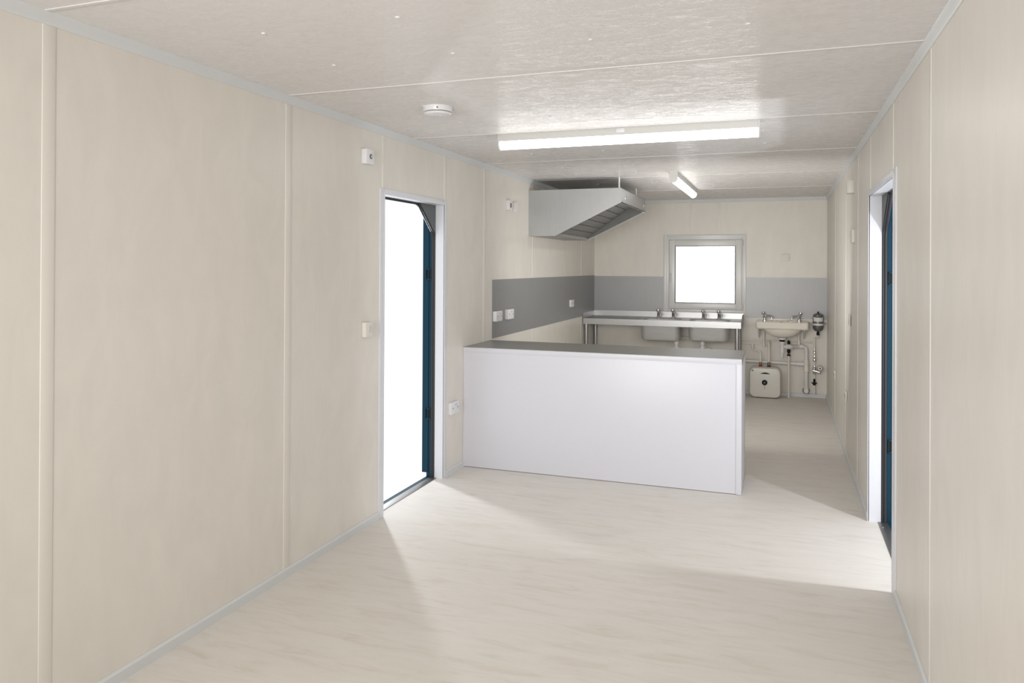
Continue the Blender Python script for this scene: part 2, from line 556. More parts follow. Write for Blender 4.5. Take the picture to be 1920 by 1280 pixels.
# ------------------------------------------------------------------ window
def frame(bm, x0, x1, z0, z1, w, y0, y1, bev=0.003):
    box(bm, x0, x0 + w, y0, y1, z0, z1, bev); box(bm, x1 - w, x1, y0, y1, z0, z1, bev)
    box(bm, x0 + w - 0.001, x1 - w + 0.001, y0, y1, z0, z0 + w, bev); box(bm, x0 + w - 0.001, x1 - w + 0.001, y0, y1, z1 - w, z1, bev)
win = bpy.data.objects.new('window_1', None); scene.collection.objects.link(win); win['kind'] = 'structure'
bm = new(); frame(bm, 0.905, 1.912, 0.982, 1.956, 0.036, L - 0.012, L + 0.002)
obj('casing', bm, M_UPVC, win)
bm = new(); frame(bm, 0.930, 1.886, 1.003, 1.936, 0.042, L - 0.008, L + 0.05)
obj('window_frame', bm, M_UPVC, win)
bm = new(); frame(bm, 0.976, 1.862, 1.024, 1.890, 0.074, L - 0.022, L + 0.03, 0.004)
sash = obj('sash', bm, M_UPVC, win)
bm = new(); frame(bm, 1.048, 1.786, 1.096, 1.818, 0.007, L - 0.016, L + 0.02, 0.001)
obj('gasket', bm, M_RUBBER, sash)
bm = new(); frame(bm, 0.9735, 1.8645, 1.0215, 1.8925, 0.004, L - 0.010, L - 0.006, 0.0)
obj('seal', bm, M_GREY, win)
bm = new(); box(bm, 1.052, 1.782, L + 0.006, L + 0.012, 1.10, 1.814)
obj('pane', bm, M_GLASS, win)
bm = new()
box(bm, 0.990, 1.008, L - 0.030, L - 0.021, 1.395, 1.475, 0.003)
tube(bm, [(0.999, L - 0.03, 1.46), (0.999, L - 0.058, 1.46), (0.999, L - 0.060, 1.36)], 0.008, 0.012)
obj('handle', bm, M_UPVC, sash)
for z in (1.060, 1.850):
    bm = new(); cyl(bm, (1.868, L - 0.026, z - 0.032), (1.868, L - 0.026, z + 0.032), 0.007)
    obj('hinge', bm, M_LAMPBODY, win)

# ------------------------------------------------------------------ steel wall cladding
def panel(label, bmf, loc):
    t = thing('splashback_panel', label, 'splashback', loc, None)
    bm = new(); bmf(bm); obj('sheet', bm, M_SPLASH, t)
    return t
bm = new(); box(bm, 0.0004, 0.0034, 5.938, L - 0.003, 0.935, 1.436)
tag(obj('splashback_panel', bm, M_SPLASH), 'long grey steel splashback sheet on the left wall, carrying three white boxes', 'splashback', 'steel splashback sheets')
bm = new(); box(bm, 0.0, 0.903, L - 0.003, L, 0.91, 1.427)
tag(obj('splashback_panel', bm, M_SPLASH), 'grey steel splashback sheet on the back wall between the left corner and the window', 'splashback', 'steel splashback sheets')
bm = new(); box(bm, 1.914, W, L - 0.003, L, 0.932, 1.428)
tag(obj('splashback_panel', bm, M_SPLASH), 'grey steel splashback sheet on the back wall right of the window, above the washbasin', 'splashback', 'steel splashback sheets')

# ------------------------------------------------------------------ lamps
def batten(label, cx, cy, length, along, near_cap):
    t = thing('batten_light', label, 'ceiling light', (cx, cy, H), 'batten lights on the ceiling')
    h, w = 0.098, 0.072
    def P(u, v, z):   # u along, v across
        return (cx + u, cy + v, z) if along == 'x' else (cx + v, cy + u, z)
    def ext(bm, prof, a, b):
        rings = [[P(u, v, z) for v, z in prof] for u in (a, b)]
        loft(bm, rings)
    hl = length / 2
    # body: a U channel, diffuser: rounded trough
    body = [(-w / 2, H), (-w / 2, H - 0.046), (w / 2, H - 0.046), (w / 2, H)]
    bm = new(); ext(bm, body, -hl + 0.008, hl - 0.008); obj('body', bm, M_LAMPBODY, t)
    arc = [(-w / 2 + 0.001, H - 0.046)]
    for i in range(13):
        a = PI + PI * i / 12
        arc.append(((w / 2 - 0.001) * math.cos(a), H - 0.060 + 0.036 * math.sin(a)))
    arc.append((w / 2 - 0.001, H - 0.046))
    bm = new(); ext(bm, arc, -hl + 0.008, hl - 0.008); obj('diffuser', bm, M_DIFF, t)
    capp = [(-w / 2 - 0.002, H)]
    for i in range(13):
        a = PI + PI * i / 12
        capp.append(((w / 2 + 0.002) * math.cos(a), H - 0.061 + 0.038 * math.sin(a)))
    capp.append((w / 2 + 0.002, H))
    for a, b in ((-hl, -hl + 0.009), (hl - 0.009, hl)):
        bm = new(); ext(bm, capp, a, b); obj('end_cap', bm, M_LAMPBODY, t)
    if along == 'x':
        bm = new(); box(bm, cx - 0.03, cx + 0.02, cy - w / 2 - 0.003, cy - w / 2 + 0.002, H - 0.030, H - 0.006, 0.001)
        obj('maker_plate', bm, M_PLASTIC, t)
    settle(t)
    return t
batten('long batten ceiling light running crossways, in front of the counter', 1.402, 4.525, 1.600, 'x', True)
batten('batten ceiling light running lengthways towards the window, right of the extractor hood', 1.413, 7.53, 1.60, 'y', True)

# ------------------------------------------------------------------ smoke detector
t = thing('smoke_detector', 'round white smoke detector on the ceiling, left of the crossways light', 'smoke detector', (0.592, 3.615, H))
bm = new(); lathe(bm, (0.592, 3.615, H), [(0.079, 0), (0.079, -0.008), (0.076, -0.026), (0.072, -0.028)], n=40); obj('base', bm, M_PLASTIC, t)
bm = new(); lathe(bm, (0.592, 3.615, H), [(0.066, -0.027), (0.066, -0.033)], n=40); obj('vent_slot', bm, M_GREY, t)
bm = new(); lathe(bm, (0.592, 3.615, H), [(0.074, -0.032), (0.068, -0.041), (0.045, -0.046), (0.001, -0.048)], n=40); obj('cover', bm, M_PLASTIC, t)
bm = new(); lathe(bm, (0.622, 3.545, H - 0.016), [(0.004, 0), (0.004, 0.006)], (0.4, -1, 0), n=10); obj('indicator', bm, M_GREY, t)
bm = new(); lathe(bm, (0.615, 3.60, H - 0.046), [(0.007, 0), (0.006, -0.004)], n=12); obj('test_button', bm, M_LAMPBODY, t)
settle(t)

# ------------------------------------------------------------------ wall boxes, switches, sockets
def plate(name, label, cat, wall, c, w, z, h, d, mat=M_PLASTIC, extra=None, group=None):
    """c: centre along the wall, z: centre height, d: how far it stands out"""
    def B(bm, a0, a1, d0, d1, z0, z1, bev=0.0):
        if wall == 'l': box(bm, d0, d1, a0, a1, z0, z1, bev)
        elif wall == 'r': box(bm, W - d1, W - d0, a0, a1, z0, z1, bev)
        else: box(bm, a0, a1, L - d1, L - d0, z0, z1, bev)
    loc = {'l': (0, c, z), 'r': (W, c, z), 'b': (c, L, z)}[wall]
    t = thing(name, label, cat, loc, group)
    base = 0.004 if name == 'socket_on_steel' else 0
    if d > 0.015:
        bm = new(); B(bm, c - w / 2 + 0.001, c + w / 2 - 0.001, 0.0, d - 0.007, z - h / 2 + 0.001, z + h / 2 - 0.001, 0.003); obj('back_box', bm, mat, t)
    bm = new(); B(bm, c - w / 2, c + w / 2, max(0, d - 0.009), d, z - h / 2, z + h / 2, 0.003); obj('face_plate', bm, mat, t)
    for nm, a0, a1, z0, z1, mm in (extra or []):
        bm = new(); B(bm, c + a0, c + a1, d - 0.001, d + 0.003, z + z0, z + z1, 0.001); obj(nm, bm, mm, t)
    settle(t)
    return t
G = M_GREY; P_ = M_LAMPBODY
# high switch box before the left doorway
t = plate('key_switch', 'small white box with a round key switch, high on the left wall', 'switch', 'l', 3.866, 0.088, 2.195, 0.088, 0.036)
bm = new(); lathe(bm, (0, 0.004, 0.002), [(0.014, 0.034), (0.014, 0.040), (0.010, 0.041)], (1, 0, 0), 20); kb = obj('key_barrel', bm, G, t)
bm = new(); lathe(bm, (0, 0.004, 0.002), [(0.008, 0.040), (0.008, 0.043)], (1, 0, 0), 16); obj('key_slot', bm, M_LAMPBODY, kb)
bm = new(); lathe(bm, (0, -0.033, 0.006), [(0.004, 0.035), (0.003, 0.038)], (1, 0, 0), 10); obj('screw', bm, P_, t)
plate('light_switch', 'white light switch at waist height on the left wall, just before the open left doorway', 'light switch', 'l', 3.882, 0.088, 1.175, 0.088, 0.028, M_STRIP,
      [('rocker', -0.016, -0.002, -0.018, 0.018, P_), ('rocker', 0.006, 0.020, -0.018, 0.018, P_)])
SOCK = [('rocker', -0.012, 0.002, 0.014, 0.030, P_), ('rocker', 0.010, 0.024, 0.014, 0.030, P_),
        ('pin_hole', -0.046, -0.041, -0.006, 0.004, G), ('pin_hole', 0.040, 0.045, -0.006, 0.004, G)]
plate('wall_socket', 'white double socket low on the left wall, between the doorway and the counter', 'socket', 'l', 5.135, 0.146, 0.492, 0.088, 0.024, M_PLASTIC, SOCK)
t = plate('isolator_switch', 'cream isolator switch with a black key mark, high on the left wall before the hood', 'switch', 'l', 6.315, 0.088, 2.097, 0.088, 0.03, M_WPIPE,
      [('toggle', -0.008, 0.010, -0.020, 0.020, M_BLACK)])
plate('blank_plate', 'plain cream blanking plate right beside the isolator switch, nearer the hood', 'wall plate', 'l', 6.48, 0.088, 2.092, 0.088, 0.022, M_WPIPE)
plate('wall_socket', 'white socket box on the left steel splashback, leftmost of the three', 'socket', 'l', 6.026, 0.146, 1.122, 0.088, 0.036, M_PLASTIC, SOCK)
plate('wall_socket', 'white socket box on the left steel splashback, middle one of the three', 'socket', 'l', 6.325, 0.146, 1.122, 0.088, 0.036, M_PLASTIC, SOCK)
plate('wall_socket', 'small white socket on the left steel splashback, farthest one near the corner', 'socket', 'l', 8.475, 0.146, 1.120, 0.084, 0.022, M_PLASTIC, SOCK)
plate('fused_outlet', 'cream fused outlet on the back wall above the steel sheet, right of the window', 'outlet', 'b', 2.364, 0.098, 1.672, 0.088, 0.014, M_STRIP,
      [('pin_hole', -0.032, -0.025, -0.006, 0.003, P_), ('pin_hole', -0.004, 0.003, -0.006, 0.003, P_), ('pin_hole', 0.024, 0.031, -0.006, 0.003, P_)])
plate('alarm_box', 'small cream box high on the right wall, between the doorway and the back corner', 'alarm box', 'r', 6.20, 0.10, 2.165, 0.100, 0.048, M_STRIP)
plate('wall_box', 'faint cream surface box at head height on the right wall beyond the doorway', 'wall box', 'r', 6.15, 0.13, 1.79, 0.10, 0.020, M_STRIP,
      [('pin_hole', -0.03, -0.02, -0.03, -0.02, P_), ('pin_hole', 0.02, 0.03, -0.03, -0.02, P_)])
plate('light_switch', 'cream light switch on the right wall beyond the doorway, at waist height', 'light switch', 'r', 6.40, 0.088, 1.145, 0.088, 0.014, M_STRIP,
      [('rocker', -0.008, 0.008, -0.02, 0.02, P_)])
plate('wall_socket', 'cream socket low on the right wall, the far one near the washbasin', 'socket', 'r', 8.13, 0.146, 0.49, 0.088, 0.012, M_STRIP, SOCK)
plate('wall_socket', 'cream socket low on the right wall, the nearer one beyond the doorway', 'socket', 'r', 6.77, 0.146, 0.495, 0.088, 0.012, M_STRIP, SOCK)

# ------------------------------------------------------------------ counter
CX1, CY0, CY1, CZ = 2.068, 5.328, 5.905, 0.926
t = thing('serving_counter', 'white box-shaped serving counter with a grey steel top, standing out from the left wall', 'counter', (1.03, 5.6, 0))
bm = new(); box(bm, 0.001, CX1 - 0.034, CY0 + 0.004, CY0 + 0.022, 0.004, CZ - 0.036, 0.001); obj('front_panel', bm, M_COUNTER, t)
bm = new(); box(bm, 0.001, CX1, CY0, CY0 + 0.024, CZ - 0.037, CZ - 0.003, 0.002); obj('top_rail', bm, M_COUNTER, t)
bm = new(); box(bm, CX1 - 0.036, CX1, CY0, CY0 + 0.034, 0.002, CZ - 0.036, 0.002); obj('corner_trim', bm, M_COUNTER, t)
bm = new(); box(bm, CX1 - 0.020, CX1 - 0.001, CY0 + 0.033, CY1 - 0.004, 0.004, CZ - 0.003, 0.001); obj('end_panel', bm, M_COUNTER, t)
bm = new(); box(bm, 0.012, CX1 - 0.02, CY1 - 0.022, CY1 - 0.006, 0.004, CZ - 0.003, 0.001); obj('rear_panel', bm, M_COUNTER, t)
bm = new(); box(bm, 0.001, CX1, CY0, CY1, CZ - 0.003, CZ)
prism(bm, [(CY0 + 0.012, CZ - 0.003), (CY1, CZ - 0.003), (CY0 + 0.05, CZ - 0.045)], 'x', CX1 - 0.001, CX1 + 0.002)
obj('worktop_sheet', bm, M_WORKTOP, t)
settle(t)

# ------------------------------------------------------------------ extractor hood
HX, HY0, HY1 = 0.912, 6.905, 8.205
t = thing('extractor_hood', 'wedge-shaped stainless steel extractor hood hanging on the left wall under the ceiling', 'extractor hood', (0.4, 7.55, 1.845))
side = [(0.0, 1.845), (0.27, 1.845), (HX, 2.153), (HX, 2.289), (0.0, 2.289)]
for y in (HY0, HY1 - 0.003):
    bm = new(); prism(bm, side, 'y', y, y + 0.003); obj('side_panel', bm, M_HOODS, t)
bm = new(); box(bm, HX - 0.003, HX, HY0 + 0.003, HY1 - 0.003, 2.153, 2.289); box(bm, HX - 0.028, HX, HY0 + 0.003, HY1 - 0.003, 2.153, 2.157)
fr = obj('front_panel', bm, M_HOODS, t)
bm = new(); prism(bm, [(0.27, 1.853), (HX - 0.032, 2.145), (HX - 0.032, 2.284), (0.27, 2.284)], 'y', HY1 - 0.006, HY1 - 0.0035); obj('inner_shade_sheet', bm, M_HOODSHADE, t)  # added sheet with the hood's inner shade in its colour
bm = new(); box(bm, 0.004, HX, HY0 + 0.003, HY1 - 0.003, 2.286, 2.289); obj('top_panel', bm, M_HOODS, t)
bm = new(); box(bm, 0.004, 0.268, HY0 + 0.003, HY1 - 0.003, 1.845, 1.849)
box(bm, 0.262, 0.270, HY0 + 0.003, HY1 - 0.003, 1.849, 1.875); obj('grease_trough', bm, M_STEEL, t)
bm = new()
prism(bm, [(0.235, 1.885), (0.245, 1.872), (0.78, 2.235), (0.77, 2.248)], 'y', HY0 + 0.004, HY1 - 0.004)
obj('filter_backing', bm, M_HOODS, t)
for k in range(3):
    a = HY0 + 0.010 + k * 0.428; b = a + 0.420
    bm = new()
    for s0, s1 in ((0.02, 0.10), (0.11, 0.19), (0.20, 0.28), (0.29, 0.37), (0.38, 0.46), (0.47, 0.55), (0.56, 0.62)):
        ux, uz = 0.8277, 0.5612
        p = [(0.250 + ux * s0 + 0.003, 1.870 + uz * s0 - 0.004), (0.250 + ux * s1 + 0.003, 1.870 + uz * s1 - 0.004),
             (0.250 + ux * s1 - 0.006, 1.870 + uz * s1 + 0.009), (0.250 + ux * s0 - 0.006, 1.870 + uz * s0 + 0.009)]
        prism(bm, p, 'y', a, b)
    obj('grease_filter', bm, M_FILTER, t)
for y in (7.11, 8.11):
    bm = new(); lathe(bm, (HX, y, 2.208), [(0.022, 0), (0.020, 0.004), (0.008, 0.005)], (1, 0, 0), 20)
    b_ = obj('lamp_switch', bm, M_CHROME, t)
for x, y in ((0.872, 7.0), (0.835, 8.07)):
    bm = new(); cyl(bm, (x, y, 2.289), (x, y, H), 0.008); lathe(bm, (x, y, 2.289), [(0.018, 0), (0.018, 0.008)])
    obj('hanging_rod', bm, M_PLASTIC, t)
settle(t)

# ------------------------------------------------------------------ double sink unit
SX0, SX1, SY0, SY1, SZ = 0.006, 1.885, 9.02, 9.625, 0.912
t = thing('sink_unit', 'long stainless steel double-bowl sink unit on tubular legs under the window', 'sink unit', (0.95, 9.3, 0))
B1 = (0.700, 1.180, 9.075, 9.425); B2 = (1.268, 1.748, 9.075, 9.425)
outer = [(SX0, SY0), (SX1, SY0), (SX1, SY1), (SX0, SY1)]
bm = new()
holes = [rrect(*B, 0.07) for B in (B1, B2)]
fill_with_holes(bm, outer, holes, SZ)
box(bm, SX0, SX1, SY0, SY0 + 0.002, SZ - 0.072, SZ)           # apron
box(bm, SX0, SX0 + 0.002, SY0, SY1, SZ - 0.072, SZ + 0.062)    # left end with upstand
box(bm, SX1 - 0.002, SX1, SY0, SY1, SZ - 0.072, SZ)
prism(bm, [(SY0 + 0.01, SZ), (SY1, SZ), (SY1, SZ + 0.062), (SY0 + 0.35, SZ + 0.062)], 'x', SX1 - 0.004, SX1)
box(bm, SX0, SX1, SY1 - 0.008, SY1, SZ, SZ + 0.068)            # upstand
top = obj('sink_top', bm, M_STEEL, t)
bm = new()
for i in range(9):
    x = 0.12 + i * 0.055
    box(bm, x, x + 0.018, 9.11, 9.46, SZ, SZ + 0.003, 0.001)
obj('drainer_ribs', bm, M_STEEL, t)
for B, dz in ((B1, 0.262), (B2, 0.250)):
    bm = new()
    def ring(inset, r, z): return [(x, y, z) for x, y in rrect(B[0] + inset, B[1] - inset, B[2] + inset, B[3] - inset, r)]
    loft(bm, [ring(0, 0.07, SZ), ring(0.004, 0.07, SZ - 0.02), ring(0.010, 0.07, SZ - dz + 0.05), ring(0.020, 0.065, SZ - dz + 0.018), ring(0.045, 0.05, SZ - dz + 0.004), ring(0.075, 0.04, SZ - dz)], cap0=False)
    w_ = obj('bowl', bm, M_BOWL, t)
    md = w_.modifiers.new('sheet', 'SOLIDIFY'); md.thickness = 0.002
    cx = B[1] - 0.06 if B is B1 else B[0] + 0.16
    bm = new()
    lathe(bm, (cx, 9.25, SZ - dz), [(0.030, 0.0), (0.032, -0.03), (0.024, -0.034), (0.022, -0.06)])
    obj('waste_outlet', bm, M_WPIPE, w_)
for x, y in ((0.037, 9.07), (0.040, 9.55), (1.838, 9.07), (1.838, 9.56), (1.20, 9.56)):
    if x == 1.20: continue
    bm = new(); cyl(bm, (x, y, 0.02), (x, y, SZ - 0.01), 0.025, 20); lathe(bm, (x, y, 0), [(0.029, 0), (0.029, 0.02), (0.025, 0.03)])
    obj('leg', bm, M_STEEL, t)
# pillar taps as parts of the sink
def pillar_tap(parent, x, y, z, dx, dy, s=1.0):
    n = math.hypot(dx, dy); dx /= n; dy /= n
    bm = new()
    lathe(bm, (x, y, z), [(0.024 * s, 0), (0.024 * s, 0.006 * s), (0.016 * s, 0.012 * s), (0.015 * s, 0.055 * s), (0.018 * s, 0.062 * s), (0.012 * s, 0.072 * s)])
    b = obj('tap', bm, M_CHROME, parent)
    bm = new()
    tube(bm, [(x, y, z + 0.04 * s), (x + dx * 0.045 * s, y + dy * 0.045 * s, z + 0.058 * s), (x + dx * 0.095 * s, y + dy * 0.095 * s, z + 0.052 * s), (x + dx * 0.100 * s, y + dy * 0.100 * s, z + 0.022 * s)], 0.0105 * s, 0.03 * s)
    obj('spout', bm, M_CHROME, b)
    bm = new()
    hx, hy = x - dx * 0.012 * s, y - dy * 0.012 * s
    lathe(bm, (hx, hy, z + 0.068 * s), [(0.008 * s, 0), (0.018 * s, 0.010 * s), (0.020 * s, 0.026 * s), (0.012 * s, 0.034 * s)], (-dx * 0.35, -dy * 0.35, 1))
    obj('tap_head', bm, M_CHROME, b)
    return b
for x in (0.862, 1.045, 1.413, 1.600):
    pillar_tap(t, x, 9.505, SZ, 0.35, -0.9, 1.05)
# waste pipework below the sink bowls
for cx, dz in ((1.12, 0.262), (1.428, 0.250)):
    zt = SZ - dz - 0.06
    bm = new(); lathe(bm, (cx, 9.25, zt), [(0.027, 0.0), (0.034, -0.004), (0.034, -0.05), (0.036, -0.055), (0.036, -0.10), (0.02, -0.12)])
    tube(bm, [(cx, 9.25, zt - 0.045), (cx + 0.06, 9.27, zt - 0.045), (cx + 0.11, 9.27, zt - 0.045), (cx + 0.11, 9.27, zt - 0.14)], 0.021, 0.03)
    obj('bottle_trap', bm, M_WPIPE, t)
bm = new(); tube(bm, [(1.23, 9.27, 0.45), (1.23, 9.40, 0.42), (1.9, 9.57, 0.412)], 0.021, 0.05); obj('branch_pipe', bm, M_WPIPE, t)
settle(t)

# ------------------------------------------------------------------ washbasin
bx0, bx1, by0, by1, bz0, bz1 = 2.036, 2.618, 9.25, 9.630, 0.828, 0.912
t = thing('washbasin', 'cream ceramic washbasin with two chrome taps on the back wall, right of the sink unit', 'washbasin', (2.327, 9.45, 0.828))
bm = new()
def oring(x0, x1, y0, y1, r, z): return [(x, y, z) for x, y in rrect(x0, x1, y0, y1, r, 8)]
def ell(cx, cy, a, b, z, e=2.6, n=36):
    out = []
    for i in range(n):
        th = 2 * PI * i / n - PI / 2 + PI / n
        c, s = math.cos(th), math.sin(th)
        out.append((cx + a * abs(c) ** (2 / e) * (1 if c > 0 else -1), cy + b * abs(s) ** (2 / e) * (1 if s > 0 else -1), z))
    return out
# outer rim skirt (36 points each ring)
loft(bm, [oring(bx0 + 0.012, bx1 - 0.012, by0 + 0.014, by1, 0.03, bz0), oring(bx0 + 0.002, bx1 - 0.002, by0 + 0.003, by1, 0.03, bz0 + 0.012), oring(bx0, bx1, by0, by1, 0.03, bz1 - 0.01), oring(bx0 + 0.008, bx1 - 0.008, by0 + 0.008, by1, 0.028, bz1)], cap0=False, cap1=False)
inner = [(x, y) for x, y, z in ell(2.327, 9.395, 0.215, 0.115, 0)]
fill_with_holes(bm, [(x, y) for x, y, z in oring(bx0 + 0.008, bx1 - 0.008, by0 + 0.008, by1, 0.028, 0)], [inner], bz1)
fill_with_holes(bm, [(x, y) for x, y, z in oring(bx0 + 0.012, bx1 - 0.012, by0 + 0.014, by1, 0.03, 0)], [[(x, y) for x, y, z in ell(2.327, 9.405, 0.215, 0.135, 0)]], bz0)
loft(bm, [ell(2.327, 9.395, 0.215, 0.115, bz1), ell(2.327, 9.395, 0.20, 0.105, bz1 - 0.03), ell(2.327, 9.40, 0.15, 0.08, bz1 - 0.11), ell(2.327, 9.41, 0.03, 0.03, bz1 - 0.14)], cap0=False)
loft(bm, [ell(2.327, 9.405, 0.215, 0.135, bz0), ell(2.327, 9.405, 0.200, 0.128, bz0 - 0.03), ell(2.327, 9.405, 0.155, 0.105, bz0 - 0.068), ell(2.327, 9.41, 0.095, 0.075, bz0 - 0.094), ell(2.327, 9.41, 0.035, 0.035, bz0 - 0.104)], cap0=False)
box(bm, bx0 + 0.02, bx1 - 0.02, by1 - 0.018, by1, bz1, bz1 + 0.014, 0.004)
obj('basin_bowl', bm, M_CERAMIC, t)
pillar_tap(t, 2.130, 9.545, bz1, 0.80, -0.55, 1.0)
pillar_tap(t, 2.520, 9.545, bz1, -0.80, -0.55, 1.0)
bm = new(); box(bm, 2.300, 2.340, 9.503, 9.508, bz1 - 0.022, bz1 - 0.012, 0.001); obj('overflow_slot', bm, M_BLACK, t)
bm = new(); lathe(bm, (2.42, 9.55, bz1), [(0.010, 0), (0.010, 0.006), (0.004, 0.010)]); tube(bm, [(2.42, 9.55, bz1 + 0.006), (2.40, 9.50, bz1 + 0.003), (2.375, 9.46, bz1 - 0.03)], 0.002, 0.01); obj('plug_chain', bm, M_CHROME, t)
for x in (2.066, 2.575):
    bm = new(); prism(bm, [(9.625, bz0), (9.625, bz0 - 0.135), (9.60, bz0 - 0.13), (9.36, bz0 - 0.012), (9.36, bz0)], 'x', x - 0.007, x + 0.007); obj('wall_bracket', bm, M_PPIPE, t)
settle(t)

t = thing('basin_trap', 'white bottle trap with a black nut hanging under the washbasin', 'waste trap', (2.33, 9.41, 0.5))
bm = new(); lathe(bm, (2.33, 9.41, 0.724), [(0.026, 0), (0.042, -0.004), (0.040, -0.026), (0.030, -0.030)]); obj('waste_flange', bm, M_WPIPE, t)
bm = new(); lathe(bm, (2.33, 9.41, 0.694), [(0.026, 0), (0.034, -0.006), (0.030, -0.012), (0.028, -0.02), (0.020, -0.022)]); obj('lock_nut', bm, M_BLACK, t)
bm = new(); lathe(bm, (2.33, 9.41, 0.674), [(0.031, 0), (0.031, -0.018), (0.022, -0.03), (0.020, -0.07), (0.024, -0.075), (0.024, -0.135), (0.019, -0.140), (0.019, -0.185), (0.012, -0.195)]); obj('bottle', bm, M_WPIPE, t)
bm = new(); tube(bm, [(2.345, 9.41, 0.615), (2.43, 9.45, 0.612)], 0.021); lathe(bm, (2.375, 9.425, 0.614), [(0.029, 0), (0.029, 0.045)], (0.9, 0.4, 0)); obj('outlet_arm', bm, M_WPIPE, t)
settle(t)

t = thing('waste_stack', 'thick white waste pipe elbowing down the back wall, right of the basin trap', 'waste pipe', (2.6, 9.55, 0))
bm = new(); tube(bm, [(2.43, 9.45, 0.612), (2.50, 9.56, 0.610), (2.602, 9.575, 0.608), (2.602, 9.575, 0.43)], 0.0215, 0.045); lathe(bm, (2.53, 9.566, 0.610), [(0.028, 0), (0.028, 0.035)], (1, 0, 0)); obj('upper_elbow', bm, M_WPIPE, t)
bm = new(); tube(bm, [(1.90, 9.585, 0.408), (2.58, 9.578, 0.398)], 0.0205); lathe(bm, (2.50, 9.578, 0.399), [(0.027, 0), (0.027, 0.07)], (1, 0, 0)); obj('cross_pipe', bm, M_WPIPE, t)
bm = new(); lathe(bm, (2.602, 9.575, 0.45), [(0.029, 0), (0.029, -0.05), (0.027, -0.055), (0.027, -0.09), (0.030, -0.095), (0.030, -0.14), (0.024, -0.145)]); obj('tee', bm, M_PPIPE, t)
bm = new(); tube(bm, [(2.602, 9.575, 0.31), (2.602, 9.575, 0.085), (2.602, 9.63, 0.080)], 0.0225, 0.03); lathe(bm, (2.602, 9.575, 0.13), [(0.028, 0), (0.028, -0.03)]); obj('downpipe', bm, M_WPIPE, t)
bm = new(); lathe(bm, (2.602, 9.612, 0.080), [(0.040, 0.0), (0.040, 0.018)], (0, 1, 0)); obj('wall_collar', bm, M_GREY, t)
bm = new(); lathe(bm, (2.602, 9.545, 0.082), [(0.020, 0.0), (0.030, 0.01), (0.031, 0.07)], (0, 1, 0)); obj('elbow_cap', bm, M_WPIPE, t)
settle(t)

# relief pipe with black valves, standing on the floor
t = thing('relief_drain_pipe', 'thin upright white drain pipe with black valve fittings, from the floor to below the basin', 'drain pipe', (2.405, 9.53, 0))
bm = new(); cyl(bm, (2.405, 9.53, 0.0), (2.405, 9.53, 0.52), 0.0125); obj('pipe', bm, M_PPIPE, t)
bm = new(); lathe(bm, (2.405, 9.53, 0.495), [(0.020, 0), (0.020, 0.018), (0.012, 0.022), (0.013, 0.04), (0.021, 0.046), (0.018, 0.075), (0.008, 0.085), (0.008, 0.13), (0.016, 0.135), (0.018, 0.165), (0.008, 0.185)]); obj('tundish_valve', bm, M_BLACK, t)
settle(t)

# small supply pipes
t = thing('cold_supply_pipe', 'thin cream water pipe, upper of two, running along the wall to the corner', 'water pipe', (2.2, 9.59, 0.66))
bm = new(); tube(bm, [(0.85, 9.60, 0.664), (1.90, 9.60, 0.664), (2.66, 9.60, 0.660)], 0.0085); obj('pipe', bm, M_PPIPE, t)
bm = new(); tube(bm, [(2.518, 9.56, 0.664), (2.518, 9.56, 0.86)], 0.011); lathe(bm, (2.518, 9.565, 0.625), [(0.016, 0), (0.018, 0.03), (0.015, 0.06)]); obj('tap_tail', bm, M_PPIPE, t)
settle(t)
t = thing('hot_supply_pipe', 'thin cream water pipe, lower of two, rising to the left basin tap', 'water pipe', (2.1, 9.59, 0.62))
bm = new(); tube(bm, [(0.85, 9.60, 0.620), (2.121, 9.60, 0.617), (2.121, 9.56, 0.617)], 0.0085, 0.01); obj('pipe', bm, M_PPIPE, t)
bm = new(); tube(bm, [(2.121, 9.56, 0.61), (2.121, 9.56, 0.86)], 0.011); lathe(bm, (2.121, 9.56, 0.590), [(0.014, 0), (0.016, 0.03), (0.014, 0.055)]); obj('tap_tail', bm, M_PPIPE, t)
bm = new(); tube(bm, [(1.99, 9.585, 0.612), (1.99, 9.57, 0.545), (2.086, 9.54, 0.540), (2.086, 9.48, 0.40)], 0.0125, 0.04); lathe(bm, (1.99, 9.585, 0.565), [(0.016, 0), (0.018, 0.05)]); obj('branch_bend', bm, M_PPIPE, t)
settle(t)
t = thing('heater_feed_pipe', 'straight cream pipe dropping from the wall pipe to the right inlet of the water heater', 'water pipe', (2.182, 9.50, 0.4))
bm = new(); tube(bm, [(2.182, 9.58, 0.662), (2.182, 9.55, 0.64), (2.182, 9.50, 0.40)], 0.0125, 0.01); obj('pipe', bm, M_PPIPE, t)
bm = new(); lathe(bm, (2.182, 9.562, 0.60), [(0.016, 0), (0.018, 0.03), (0.016, 0.05)]); obj('fitting', bm, M_PPIPE, t)
settle(t)

